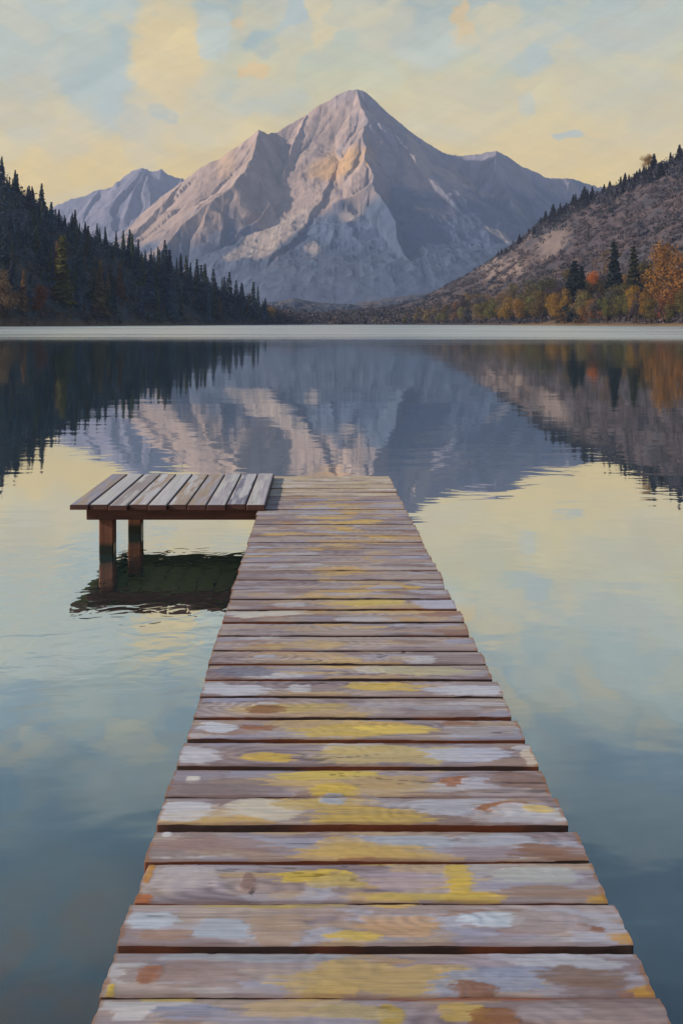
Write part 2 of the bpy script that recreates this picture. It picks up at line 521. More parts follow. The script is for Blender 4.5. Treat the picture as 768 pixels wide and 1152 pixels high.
# ------------------------------------------------------------------ mountains, built from their ridge lines
def tents(X, Y, ridges, k0, k1, seed, gully):
    """height field: the highest of all ridge tents, each side falling with a concave slope and cut by gullies"""
    best = np.full(X.shape, -1e9); S_ = np.zeros_like(X); D_ = np.zeros_like(X)
    acc = 0.0
    for ri, (pts, kk) in enumerate(ridges):
        p = np.array([((a - CX) / F * d, d, z_at(b_, d)) for a, b_, d in pts])
        for i in range(len(p) - 1):
            a, bb = p[i], p[i + 1]
            ab = bb[:2] - a[:2]; L2 = ab @ ab
            t = np.clip(((X - a[0]) * ab[0] + (Y - a[1]) * ab[1]) / L2, 0, 1)
            qx = a[0] + ab[0] * t; qy = a[1] + ab[1] * t
            d = np.hypot(X - qx, Y - qy)
            zr = a[2] + (bb[2] - a[2]) * t
            h = zr - kk * (k1 * d + (k0 - k1) * 1000 * (1 - np.exp(-d / 1000)))
            sarc = ri * 9173 + acc + t * math.sqrt(L2)
            up = h > best
            best = np.where(up, h, best); S_ = np.where(up, sarc, S_); D_ = np.where(up, d, D_)
            acc += math.sqrt(L2)
    return best, S_, D_


main_ridges = [
    ([(160, 240, 8300), (185, 218, 8050), (205, 204, 7850), (245, 178, 7700), (272, 157, 7600), (289, 147, 7560), (300, 151, 7700), (312, 150, 7850),
      (330, 139, 7950), (345, 130, 7980), (360, 117, 8000), (384, 105, 8030), (392, 102, 8010), (402, 101, 8000), (412, 104, 8020), (425, 116, 8060), (440, 130, 8120),
      (470, 154, 8250), (488, 166, 8320), (503, 174, 8350), (520, 176, 8380), (545, 172, 8350), (558, 169, 8300), (570, 176, 8320), (585, 187, 8350), (600, 192, 8350), (612, 199, 8400), (640, 201, 8500),
      (662, 207, 8600), (720, 222, 8900)], 1.0),
]


def spur(D0, pts, g):
    """a spur that leaves the crest at depth D0 and runs down through these directions at slope g"""
    out_ = [(pts[0][0], pts[0][1], D0)]
    for a_, b_ in pts[1:]:
        pa, pb, Di = out_[-1]
        zi = z_at(pb, Di); Xi = at(pa, Di)
        lo_, hi_ = Di - 3000, Di - 20
        f_ = lambda d: zi - z_at(b_, d) - g * math.hypot(at(a_, d) - Xi, d - Di)
        if f_(hi_) < 0: out_.append((a_, b_, Di - 60)); continue
        for _ in range(40):
            md = (lo_ + hi_) / 2
            if f_(md) < 0: lo_ = md
            else: hi_ = md
        out_.append((a_, b_, md))
    return out_


arete = spur(8000, [(402, 101), (405, 118), (409, 136), (405, 152), (411, 166), (405, 180), (419, 197), (416, 207)], .80)
AD = arete[-1][2]
main_ridges += [
    (arete, 1.0),
    (spur(AD, [(416, 207), (392, 221), (362, 236), (335, 252), (305, 271), (270, 294), (235, 320)], .62), .95),
    (spur(AD, [(416, 207), (430, 228), (446, 258), (462, 290), (478, 324)], .66), 1.0),
    (spur(7560, [(289, 147), (284, 165), (277, 184), (262, 205), (240, 226), (205, 254), (172, 285), (150, 315)], .70), .95),
    (spur(7150, [(277, 184), (292, 206), (301, 228), (284, 252), (258, 276), (235, 300)], .72), 1.0),
    (spur(7850, [(205, 204), (183, 230), (158, 252), (130, 285)], .72), .95),
    (spur(7960, [(345, 130), (338, 152), (326, 176), (318, 204), (322, 226)], .84), 1.1),
    (spur(8250, [(470, 154), (480, 180), (496, 206), (516, 230), (534, 256), (550, 290)], .78), .95),
    (spur(8300, [(558, 169), (557, 190), (566, 212), (580, 238), (592, 272)], .78), .95),
    (spur(8120, [(440, 130), (456, 165), (470, 195), (490, 228), (512, 262), (530, 300)], .84), 1.05),
    (spur(8500, [(640, 201), (634, 222), (642, 255)], .78), .95),
]
npx, nd = 860, 520
px = np.linspace(20, 780, npx)
D = np.concatenate([np.linspace(4000, 8600, nd - 30), 8600 + np.linspace(0, 1, 31)[1:] ** 1.2 * 1700])
P, DD = np.meshgrid(px, D); X = (P - CX) / F * DD
wx = (fbm(X / 420, DD / 420, 71, 4) - .5) * 170; wy = (fbm(X / 420, DD / 420, 72, 4) - .5) * 170
wf = smooth(8100, 7600, DD) * .8 + .12                            # the skyline keeps its line
Z, SA, SD = tents(X + wx * wf, DD + wy * wf, main_ridges, 1.28, 0.42, 0, 0)
gul = ridged(SA / 260, SD / 1500, 75, 3) - .55
gul2 = ridged(X / 130, DD / 130, 76, 4) - .5
Z = Z + gul * 170 * np.clip(SD / 260, 0, 1) * np.clip(Z / 500, .1, 1) + gul2 * 46 * np.clip(SD / 90, 0.5, 1) * np.clip(Z / 500, .15, 1)
Z = np.maximum(Z, -30 + 20 * fbm(X / 200, DD / 200, 77, 3))
PY = HOR - (Z - ZC) / DD * F
st = fbm(SA / 60, SD / 420, 81, 4); n = fbm(X / 260, DD / 260, 82, 5)
warm, cool, veg_shade = np.array((.285, .215, .185)), np.array((.20, .185, .225)), np.array((.042, .072, .130))
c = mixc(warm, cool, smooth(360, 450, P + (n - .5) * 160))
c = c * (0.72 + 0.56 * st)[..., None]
c = mixc(c, np.array((.44, .27, .11)), smooth(1.1, .35, np.hypot((P - 388 + (PY - 185) * 1.0) / 34, (PY - 186) / 22) + (st - .5) * 1.3) * .85)  # yellow sunlit patch of the face, put into the rock colour
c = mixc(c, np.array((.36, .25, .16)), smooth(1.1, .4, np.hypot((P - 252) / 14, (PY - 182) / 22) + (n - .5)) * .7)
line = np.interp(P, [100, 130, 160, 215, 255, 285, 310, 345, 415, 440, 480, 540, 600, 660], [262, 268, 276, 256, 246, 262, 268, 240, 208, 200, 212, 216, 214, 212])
veg_shade_m = smooth(-14, 26, PY - line + (n - .5) * 70 + (st - .5) * 60)  # lower slopes: heath, with blue haze and shade put into its colour
c = mixc(c, veg_shade * (.8 + .5 * st)[..., None], veg_shade_m * .9)
for (a, b_, ra, rb, sl) in ((318, 262, 34, 12, -.75), (352, 268, 11, 17, 0), (392, 245, 14, 12, 0), (398, 268, 13, 9, 0), (285, 272, 26, 9, -.6),
                            (520, 205, 30, 8, .5), (470, 195, 14, 36, .3), (555, 262, 16, 5, .5)):
    u = P - a; v = PY - b_ - sl * u
    c = mixc(c, np.array((.34, .28, .245)), smooth(1.15, .5, np.hypot(u / ra, v / rb) + (st - .5) * 2.4 + (n - .5) * 1.6) * .75)
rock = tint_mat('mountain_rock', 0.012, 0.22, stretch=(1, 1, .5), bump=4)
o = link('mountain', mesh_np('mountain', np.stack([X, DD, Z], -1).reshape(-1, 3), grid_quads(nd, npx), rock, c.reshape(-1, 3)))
tag(o, 'great bare peak of mauve rock, sunlit ochre painted in, beyond the lake', 'mountain', kind='structure')

far_ridges = [([(-120, 262, 11200), (30, 250, 11000), (75, 228, 10900), (95, 221, 10900), (112, 213, 10900), (130, 206, 10900), (140, 199, 10900), (150, 192, 10900), (160, 189, 10900), (168, 193, 10900), (182, 193, 10900), (205, 202, 10950),
                (240, 214, 11000), (300, 230, 11100)], 1.0),
              ([(165, 190, 10900), (150, 215, 10500), (140, 245, 10100)], 1.0), ([(112, 213, 10900), (95, 240, 10400), (90, 270, 10000)], 1.0),
              ([(205, 200, 10950), (195, 225, 10500), (180, 255, 10100)], 1.0)]
px = np.linspace(-120, 320, 300); D = np.linspace(9200, 11900, 150)
P, DD = np.meshgrid(px, D); X = (P - CX) / F * DD
Z, SA, SD = tents(X, DD, far_ridges, 1.2, .5, 0, 0)
Z = Z + (ridged(SA / 320, SD / 1500, 91, 4) - .55) * 260 * np.clip(SD / 300, 0, 1) + (ridged(X / 260, DD / 260, 93, 4) - .5) * 90
Z = np.maximum(Z, -20)
c = mixc(np.array((.12, .13, .19)), np.array((.18, .165, .215)), fbm(SA / 90, SD / 500, 92, 4))
o = link('distant_mountain', mesh_np('distant_mountain', np.stack([X, DD, Z], -1).reshape(-1, 3), grid_quads(150, 300), rock, c.reshape(-1, 3)))
tag(o, 'small lilac blue mountain far behind the left slope', 'mountain', kind='structure')

# ------------------------------------------------------------------ air
m, nt, out = new_mat('haze_air'); b = NB(nt)
pv = b.n('ShaderNodeVolumePrincipled')
pv.inputs['Color'].default_value = (0.47, 0.61, 0.94, 1); pv.inputs['Density'].default_value = 4.4e-5
pv.inputs['Anisotropy'].default_value = 0.0
nt.links.new(pv.outputs[0], out.inputs['Volume'])
v = [(x, y, z) for z in (-60, 2600) for y in (-1500, 12200) for x in (-6500, 6500)]
q = [(0, 1, 3, 2), (4, 6, 7, 5), (0, 4, 5, 1), (2, 3, 7, 6), (0, 2, 6, 4), (1, 5, 7, 3)]
hz = mesh_np('haze', v, q, m, smooth_shade=False)
import bmesh
bm = bmesh.new(); bm.from_mesh(hz); bmesh.ops.recalc_face_normals(bm, faces=bm.faces); bm.to_mesh(hz); bm.free()
o = link('haze', hz)
tag(o, 'thin bluish evening haze filling the valley', 'haze', kind='stuff')

# ------------------------------------------------------------------ trees
fol = foliage_mat('foliage')
bark = wood_mat('bark', (48, 38, 32), (86, 70, 58), 2.0, 'Z')


def conifer_crown(seed, whorls=17, slim=1.0, low=0.10):
    """unit tree, height 1: whorls of drooping branch blades round a hidden stem, ragged and gappy"""
    r = random.Random(seed); A = Acc()
    for w in range(whorls):
        t = (w + r.uniform(-.2, .2)) / (whorls - 1)
        t = min(max(t, 0), .985)
        z0 = low + (1 - low) * t
        R = (0.19 * slim) * (1 - t) ** .78 + .010
        R *= r.uniform(.78, 1.15)
        nb = max(4, int(10 - 5 * t))
        ph = r.uniform(0, 6.28)
        for k in range(nb):
            if r.random() < .10: continue
            a = ph + 6.283 * k / nb + r.uniform(-.3, .3)
            L_ = R * r.uniform(.65, 1.2); wd = (0.036 + .14 * R) * r.uniform(.8, 1.4)
            dr = L_ * r.uniform(.35, .8)
            ca, sa = math.cos(a), math.sin(a)
            def p(u, s, dz): return (ca * u - sa * s, sa * u + ca * s, z0 + dz)
            v = [p(0, -wd * .35, .012), p(0, wd * .35, .012), p(L_ * .5, -wd, -dr * .35), p(L_ * .5, wd, -dr * .35), p(L_, 0, -dr),
                 p(L_ * .45, 0, -dr * .3 + .004), p(L_ * .5, 0, -dr * .35 - .05)]
            A.add(v, [(0, 1, 3, 2)], t=[(2, 3, 4), (0, 4, 6), (5, 2, 6)])
    # leader
    for k in range(3):
        a = k * 2.09
        A.add([(.006 * math.cos(a), .006 * math.sin(a), .93), (-.006 * math.cos(a), -.006 * math.sin(a), .93), (0, 0, 1.0)], t=[(0, 1, 2)])
    return A.mesh('crown', fol, False)


def stem_mesh(h, r0, limbs=0, seed=0):
    A = Acc(); r = random.Random(seed)
    def tube(p0, p1, a, c_, n=7):
        p0 = Vector(p0); p1 = Vector(p1); d = (p1 - p0).normalized()
        e = d.orthogonal().normalized(); f = d.cross(e)
        v = []
        for (pp, rr) in ((p0, a), ((p0 + p1) / 2, (a + c_) / 2), (p1, c_)):
            for k in range(n):
                th = 6.2832 * k / n
                v.append(pp + (e * math.cos(th) + f * math.sin(th)) * rr)
        q = []
        for s_ in range(2):
            for k in range(n):
                q.append((s_ * n + k, s_ * n + (k + 1) % n, (s_ + 1) * n + (k + 1) % n, (s_ + 1) * n + k))
        A.add([tuple(x) for x in v], q)
    tube((0, 0, -.03), (0, 0, h), r0, r0 * .25)
    for k in range(limbs):
        a = r.uniform(0, 6.28); z = r.uniform(.25, .5)
        tube((0, 0, z), (math.cos(a) * r.uniform(.12, .24), math.sin(a) * r.uniform(.12, .24), z + r.uniform(.18, .35)), r0 * .5, r0 * .12)
    return A.mesh('trunk', bark)


def leafy_crown(seed, n=900, squat=1.0, low=.10):
    r = np.random.default_rng(seed); A = Acc()
    lobes = [(r.uniform(-.17, .17) * squat, r.uniform(-.17, .17) * squat, r.uniform(low + .17, .84), r.uniform(.10, .19)) for _ in range(9)]
    lobes.append((0, 0, .5, .24 * squat)); lobes.append((0.02, 0, .84, .13))
    for i in range(n):
        lx, ly, lz, lr = lobes[r.integers(len(lobes))]
        d = r.normal(size=3); d /= np.linalg.norm(d)
        p = np.array((lx, ly, lz)) + d * lr * r.uniform(.45, 1.08) * np.array((1.15, 1.15, 1))
        if p[2] < low * .6: continue
        e = r.normal(size=3); e /= np.linalg.norm(e); f = np.cross(d, e); f /= np.linalg.norm(f) + 1e-9; e = np.cross(f, d) * .7 + d * r.uniform(-.5, .5)
        s_ = r.uniform(.011, .027)
        A.add([p - e * s_, p + f * s_ * .6, p + e * s_, p - f * s_ * .6], [(0, 1, 2, 3)])
    return A.mesh('crown', fol, False)


con_meshes = [conifer_crown(s_, w_, sl) for s_, w_, sl in ((1, 17, 1.0), (2, 19, .82), (3, 15, 1.15), (4, 18, .95), (5, 21, .7))]
con_stem = stem_mesh(.9, .014)
leaf_meshes = [leafy_crown(20 + k, 2600, (1.0, 1.25, .8, 1.1)[k]) for k in range(4)]
leaf_stem = stem_mesh(.7, .022, 6, 3)
bush_meshes = [leafy_crown(40 + k, 800, 1.9, .02) for k in range(3)]
bush_stem = stem_mesh(.5, .02, 5, 8)


def tree(name, label, cat, group, px, D, base, height, width, colour, meshes, stem):
    e = empty(name, (at(px, D), D, base)); tag(e, label, cat, group)
    e.rotation_euler = (random.uniform(-.02, .02), random.uniform(-.02, .02), random.uniform(0, 6.28))
    e.scale = (height * width, height * width, height)
    c_ = link('crown', random.choice(meshes), e)
    c_.color = tuple(colour) + (1,)
    link('trunk', stem, e)
    return e


COLS = {'dark': (.076, .104, .132), 'blue': (.088, .130, .190), 'green': (.100, .118, .086), 'olive': (.15, .135, .05), 'brown': (.21, .14, .085),
        'tan': (.22, .16, .085), 'rust': (.24, .095, .040), 'orange': (.40, .13, .022), 'ochre': (.27, .15, .030), 'yellow': (.36, .22, .035), 'khaki': (.12, .095, .038), 'grey': (.085, .073, .080)}


def vary(c, a=.18):
    k = random.uniform(1 - a, 1 + a)
    return tuple(x * k * random.uniform(.93, 1.07) for x in c)


def conifer(hill, px, D, apex_py, colour, label, group=None, width=1.0):
    base = float(hill.height(px, D)) - .3
    h_ = z_at(apex_py, D) - base
    return tree('conifer', label, 'conifer', group, px, D, base, h_, width, vary(colour, .08), con_meshes, con_stem)


def leafy(hill, px, D, apex_py, colour, label, group=None, width=1.0, bush=False, cat=None):
    base = float(hill.height(px, D)) - .3
    h_ = z_at(apex_py, D) - base
    return tree('shrub' if bush else 'autumn_tree', label, cat or ('shrub' if bush else 'tree'), group, px, D, base, h_, width, vary(colour, .05),
                bush_meshes if bush else leaf_meshes, bush_stem if bush else leaf_stem)


def sD(px, k=1.0, add=0): return float(shore(px)) * k + add


# --- the marked trees of the left slope
conifer(left_hill, 71, sD(71, 1.04), 265, COLS['olive'], 'tall broad olive conifer, highest of those standing at the left shore', None, 1.45)
conifer(left_hill, 112, sD(112, 1.02), 292, COLS['tan'], 'tan brown conifer with pale yellowish branches near the left shore', None, 1.15)
conifer(left_hill, 190, sD(190, 1.05), 281, COLS['dark'], 'tall slim dark conifer sticking up midway along the left wooded shore', None, .9)
conifer(left_hill, 169, sD(169, 1.05), 286, COLS['blue'], 'blue dark conifer just left of the tall slim one midway along the left shore', None, 1.0)
conifer(left_hill, 227, sD(227, 1.04), 298, COLS['dark'], 'dark conifer, first of the row stepping down to the right end of the left wood', None, .85)
conifer(left_hill, 258, sD(258, 1.03), 306, COLS['dark'], 'narrow dark conifer between two shorter ones near the right end of the left wood', None, .8)
conifer(left_hill, 284, sD(284, 1.02), 317, COLS['dark'], 'last dark conifer at the right end of the left wood, beside the yellow shrub', None, .85)
leafy(left_hill, 46, sD(46, 1.01), 318, COLS['rust'], 'rusty brown leafy tree low among the dark conifers at far left', None, 1.0)
leafy(left_hill, 4, sD(4, 1.01), 300, COLS['brown'], 'brown leafy tree at the left edge of the photo by the shore', None, 1.0)
leafy(left_hill, 304, sD(304, 1.0, 14), 343, COLS['yellow'], 'golden yellow shrub at the right foot of the left wood', None, 1.0, True)

# --- the wood on the left slope: individual conifers
G1 = 'dark conifers of the left wood'
L1 = 'dark blue green conifer in the dense wood on the left slope'
cand = []
for _ in range(1400):
    p_ = random.uniform(-12, 300); t_ = random.random() ** .9
    cand.append((p_, t_))
placed = []
for p_, t_ in cand:
    s_ = sD(p_); r_ = float(left_hill.ridgeD(p_)); D_ = s_ + 8 + (r_ - s_ - 8) * t_
    z_ = float(left_hill.height(p_, D_)); pyb = HOR - (z_ - ZC) / D_ * F
    if all((p_ - a) ** 2 / 26 + (pyb - b_) ** 2 / 60 > 1 for a, b_ in placed):
        placed.append((p_, pyb))
        hpx = random.choice([13, 16, 19, 22, 26, 32]) * (1.35 - .35 * t_) * (1 if p_ < 240 else .8)
        if t_ < .12: hpx *= 1.35
        cc = random.choice(['dark', 'dark', 'blue', 'blue', 'green', 'green', 'brown' if t_ < .35 else 'blue', 'brown' if t_ < .2 else 'dark'])
        conifer(left_hill, p_, D_, pyb - hpx, vary(COLS[cc]), L1, G1, random.uniform(.85, 1.25))
    if len(placed) >= 170: break
# skyline spikes
for p_ in np.arange(-6, 300, 5.6):
    p_ = p_ + random.uniform(-3.5, 3.5); D_ = float(left_hill.ridgeD(p_)) - random.uniform(0, 25)
    z_ = float(left_hill.height(p_, D_)); pyb = HOR - (z_ - ZC) / D_ * F
    conifer(left_hill, p_, D_, pyb - random.choice([6, 9, 12, 15, 18, 24]) * (.7 + .6 * float(vnoise(p_ / 22, 3.3, 7))) * (1 if p_ < 200 else .85), vary(COLS[random.choice(['dark', 'blue'])]), L1, G1, random.uniform(.8, 1.3))

# --- right shore
conifer(right_hill, 644, sD(644, 1.03), 293, (.022, .032, .034), 'tall dark conifer, left and taller of the close pair before the right slope', None, 1.5)
conifer(right_hill, 653, sD(653, 1.05), 299, (.022, .034, .034), 'dark conifer, right and shorter of the close pair before the right slope', None, 1.35)
conifer(right_hill, 691, sD(691, 1.05), 272, (.024, .034, .034), 'tallest slim dark conifer on the right shore, beside the olive one', None, 1.3)
conifer(right_hill, 713, sD(713, 1.07), 277, (.050, .052, .026), 'olive green conifer right of the tallest dark one on the right shore', None, 1.3)
leafy(right_hill, 669, sD(669, 1.10), 302, COLS['orange'], 'bright orange tree top showing between the dark conifers on the right shore', None, .75)
leafy(right_hill, 714, sD(714, 1.015), 318, COLS['ochre'], 'yellow ochre tree standing low in front of the olive conifer', None, .95)
leafy(right_hill, 745, sD(745, 1.06), 268, (.24, .125, .030), 'tall golden brown tree behind the right shore, left of the one at the edge', None, .95)
leafy(right_hill, 766, sD(766, 1.05), 280, (.23, .11, .030), 'tall golden brown tree cut by the right edge of the photo', None, 1.2)
leafy(right_hill, 728, sD(728, 1.10), 290, (.12, .10, .035), 'olive brown tree filling the gap behind the yellow ochre one', None, 1.0)
leafy(right_hill, 676, sD(676, 1.09), 312, (.085, .08, .04), 'dull olive tree between the orange tree top and the tallest conifer', None, 1.3)
leafy(right_hill, 615, sD(615, 1.06), 308, (.09, .085, .045), 'dull olive tree alone left of the dark conifer pair', None, 1.5)
leafy(right_hill, 598, sD(598, 1.05), 318, (.105, .088, .048), 'brownish olive tree, left of the dull olive one before the slope', None, 1.4)
leafy(right_hill, 660, sD(660, 1.005, 4), 343, COLS['orange'], 'orange shrub at the water edge below the dark conifer pair', None, 1.1, True)
leafy(right_hill, 676, sD(676, 1.004, 4), 348, COLS['rust'], 'rust red shrub at the water edge right of the orange one', None, 1.3, True)
leafy(right_hill, 752, sD(752, 1.01), 326, (.25, .095, .045), 'reddish brown shrub at the water edge near the right edge', None, .9, True)
leafy(right_hill, 545, sD(545, 1.02), 340, COLS['ochre'], 'ochre shrub alone at the foot of the right slope, near the middle', None, .9, True)
leafy(right_hill, 634, sD(634, 1.005, 3), 350, (.20, .10, .03), 'low orange brown shrub just left of the dark conifer pair', None, 1.2, True)
G2 = 'autumn trees along the right shore'
L2 = 'small brown and olive autumn tree in the belt along the right shore'
for p_ in np.arange(372, 800, 7.0):
    p_ = p_ + random.uniform(-3, 3)
    for row in range(2):
        k_ = random.uniform(1.005, 1.03) if row == 0 else random.uniform(1.05, 1.14)
        hp = (9 + 30 * smooth(400, 680, p_)) * random.uniform(.6, 1.15)
        D_ = sD(p_, k_)
        z_ = float(right_hill.height(p_, D_)); pyb = HOR - (z_ - ZC) / D_ * F
        cc = random.choice(['khaki', 'brown', 'grey', 'grey', 'olive', 'tan'] if p_ < 560 else ['khaki', 'brown', 'olive', 'ochre', 'grey', 'khaki'])
        leafy(right_hill, p_ + row * 2, D_, pyb - hp, vary(COLS[cc]), L2, G2, random.uniform(.9, 1.35))
G3 = 'dark conifers on the right ridge'
L3 = 'small dark conifer on the skyline of the right slope'
for p_ in np.concatenate([np.arange(560, 782, 3.6), np.arange(600, 782, 4.4)]):
    p_ = p_ + random.uniform(-2, 2); D_ = float(right_hill.ridgeD(p_)) - random.uniform(0, 70)
    z_ = float(right_hill.height(p_, D_)); pyb = HOR - (z_ - ZC) / D_ * F
    conifer(right_hill, p_, D_, pyb - random.choice([5, 7, 9, 11, 14]) * (.55 + .9 * float(vnoise(p_ / 16, 8.3, 7))) * (.7 if p_ < 610 else 1), vary((.044, .046, .064)), L3, G3, random.uniform(1.4, 2.2))
leafy(right_hill, 729, float(right_hill.ridgeD(729)) - 15, 172, COLS['ochre'], 'ochre leafy tree among the dark conifers on the right skyline', None, 1.1)

# --- masses nobody could count: the far shore wood, the scrub of the right slope, the filling of the left wood
tuft = tint_mat('scrub_leaves', 0.3, 0.3)


def tufts(pts, size, colour, n, seed, tall=1.0):
    r = np.random.default_rng(seed)
    pts = np.asarray(pts, float); N = len(pts)
    c0 = np.repeat(pts, n, 0); s_ = np.repeat(np.asarray(size, float), n)[:, None]
    d = r.normal(size=(N * n, 3)); d /= np.linalg.norm(d, axis=1)[:, None]; d[:, 2] = np.abs(d[:, 2]) * tall
    p = c0 + d * s_ * r.uniform(.3, 1.0, (N * n, 1))
    e = r.normal(size=(N * n, 3)); e /= np.linalg.norm(e, axis=1)[:, None]
    f = np.cross(d, e); f /= np.linalg.norm(f, axis=1)[:, None] + 1e-9
    w = s_ * r.uniform(.09, .22, (N * n, 1))
    v = np.stack([p - e * w, p + f * w * .7, p + e * w, p - f * w * .7], 1).reshape(-1, 3)
    q = np.arange(N * n * 4).reshape(-1, 4)
    c = np.repeat(np.repeat(np.asarray(colour, float), n, 0) * r.uniform(.85, 1.18, (N * n, 1)), 4, 0)
    return v, q, c


A = Acc(); pts, sz, cl = [], [], []
while len(pts) < 4200:
    p_ = random.uniform(368, 800); t_ = random.random()
    D_ = sD(p_) + 10 + (float(right_hill.ridgeD(p_)) - sD(p_) - 10) * t_
    n_ = float(fbm(p_ / 40.0, t_ * 5, 131, 3))
    z_ = float(right_hill.height(p_, D_)); pyb = HOR - (z_ - ZC) / D_ * F
    if math.hypot((p_ - 618 + (pyb - 270) * .35) / 27, (pyb - 272) / 17) < 1.0 and random.random() < .7: continue
    pts.append((at(p_, D_), D_, z_)); sz.append(random.uniform(4, 9.5) * (1 if t_ < .85 else .6))
    if n_ > .64: cc = (.034, .037, .052)
    elif n_ < .38 and t_ < .5: cc = (.10, .062, .03)
    else: cc = random.choice([(.072, .059, .068), (.066, .057, .070), (.080, .064, .068), (.060, .054, .064)])
    cl.append(vary(cc))
for _ in range(900):
    p_ = random.uniform(500, 800); D_ = float(right_hill.ridgeD(p_)) - abs(random.gauss(0, 60))
    pts.append((at(p_, D_), D_, float(right_hill.height(p_, D_)))); sz.append(random.uniform(4, 11) * (.5 if p_ < 600 else 1)); cl.append(vary((.040, .043, .060)))
v, q, c = tufts(pts, sz, cl, 34, 5); A.add(v, q, c)
o = link('scrub', A.mesh('scrub', tuft, False)); tag(o, 'purplish brown scrub covering the right slope', 'scrub', kind='stuff')

A = Acc(); pts, sz, cl = [], [], []
while len(pts) < 2600:
    p_ = random.uniform(-30, 318); t_ = random.random()
    s_ = sD(p_); D_ = s_ + 5 + (float(left_hill.ridgeD(p_)) - s_ - 5) * t_
    z_ = float(left_hill.height(p_, D_))
    pts.append((at(p_, D_), D_, z_)); sz.append(random.uniform(3, 7))
    cl.append(vary(random.choice([(.066, .092, .112), (.076, .110, .150), (.084, .098, .074)] + ([(.09, .055, .03), (.05, .05, .03)] if t_ < .3 else []))))
for _ in range(420):
    p_ = random.uniform(-30, 300); D_ = float(left_hill.ridgeD(p_)) - random.uniform(-10, 60)
    pts.append((at(p_, D_), D_, float(left_hill.height(p_, D_)))); sz.append(random.uniform(4, 9)); cl.append(vary((.058, .084, .110)))
for _ in range(260):
    p_ = random.uniform(-30, 318); D_ = sD(p_) + random.uniform(0, 14)
    pts.append((at(p_, D_), D_, float(left_hill.height(p_, D_)))); sz.append(random.uniform(3, 6)); cl.append(vary(random.choice([(.10, .07, .045), (.06, .07, .06), (.08, .06, .045)])))
v, q, c = tufts(pts, sz, cl, 24, 6, 1.6); A.add(v, q, c)
o = link('undergrowth', A.mesh('undergrowth', tuft, False)); tag(o, 'dark undergrowth between the conifers on the left slope', 'undergrowth', kind='stuff')

A = Acc(); pts, sz, cl = [], [], []
while len(pts) < 1500:
    p_ = random.uniform(296, 470); s_ = sD(p_); D_ = s_ + random.uniform(8, 420)
    z_ = 0.5 + 26 * float(smooth(0, 900, D_ - s_)) * .5
    z_ = max(z_, float(right_hill.height(p_, D_)) if p_ > 345 else 0, float(left_hill.height(p_, D_)) if p_ < 345 else 0)
    pts.append((at(p_, D_), D_, z_)); sz.append(random.uniform(6, 13))
    cl.append(vary(random.choice([(.055, .055, .072), (.075, .068, .075), (.09, .072, .065), (.05, .055, .065)])))
v, q, c = tufts(pts, sz, cl, 30, 8, 1.7); A.add(v, q, c)
o = link('forest', A.mesh('forest', tuft, False)); tag(o, 'far grey purple wood along the middle of the far shore', 'forest', kind='stuff')

# ------------------------------------------------------------------ dock
LIGHT = 1.25                                                      # what the deck receives, so that colours below can be read off the photo


LIGHT = np.array((1.38, 1.26, 1.13))
def alb(c): return np.minimum(np.array(lin(c)) / LIGHT, .85)


dock = empty('dock', (0, 2.2, 0))
tag(dock, 'long weathered plank dock running out over the lake', 'dock')
DY = 2.2


def edgeL(D): return -.597 + (D - 2.163) * (-.805 + .597) / 7.777
def edgeR(D): return .807 + (D - 2.163) * (.527 - .807) / 7.777


seam_px = [1120, 1066, 1015, 968, 930, 896, 862.5, 832, 807, 783, 764, 747, 731.6, 714, 699, 685, 673]
gap_px = [2.0, 7, 3, 3.5, 7.5, 1.2, 6, 4.5, 3.2, 3, 2.8, 2, 3, 2.4, 2.6, 2, 2]
seams = [(1700 / (y - HOR), g_ * (1700 / (y - HOR)) ** 2 / 1700) for y, g_ in zip(seam_px, gap_px)]
step = .2035
pre = []
d_ = seams[0][0]
while d_ > -1.8:
    d_ -= step; pre.append((d_, .014))
seams = pre[::-1] + seams
while seams[-1][0] + step < 9.80:
    seams.append((seams[-1][0] + step * random.uniform(.94, 1.06), random.uniform(.010, .024)))
END = 9.94

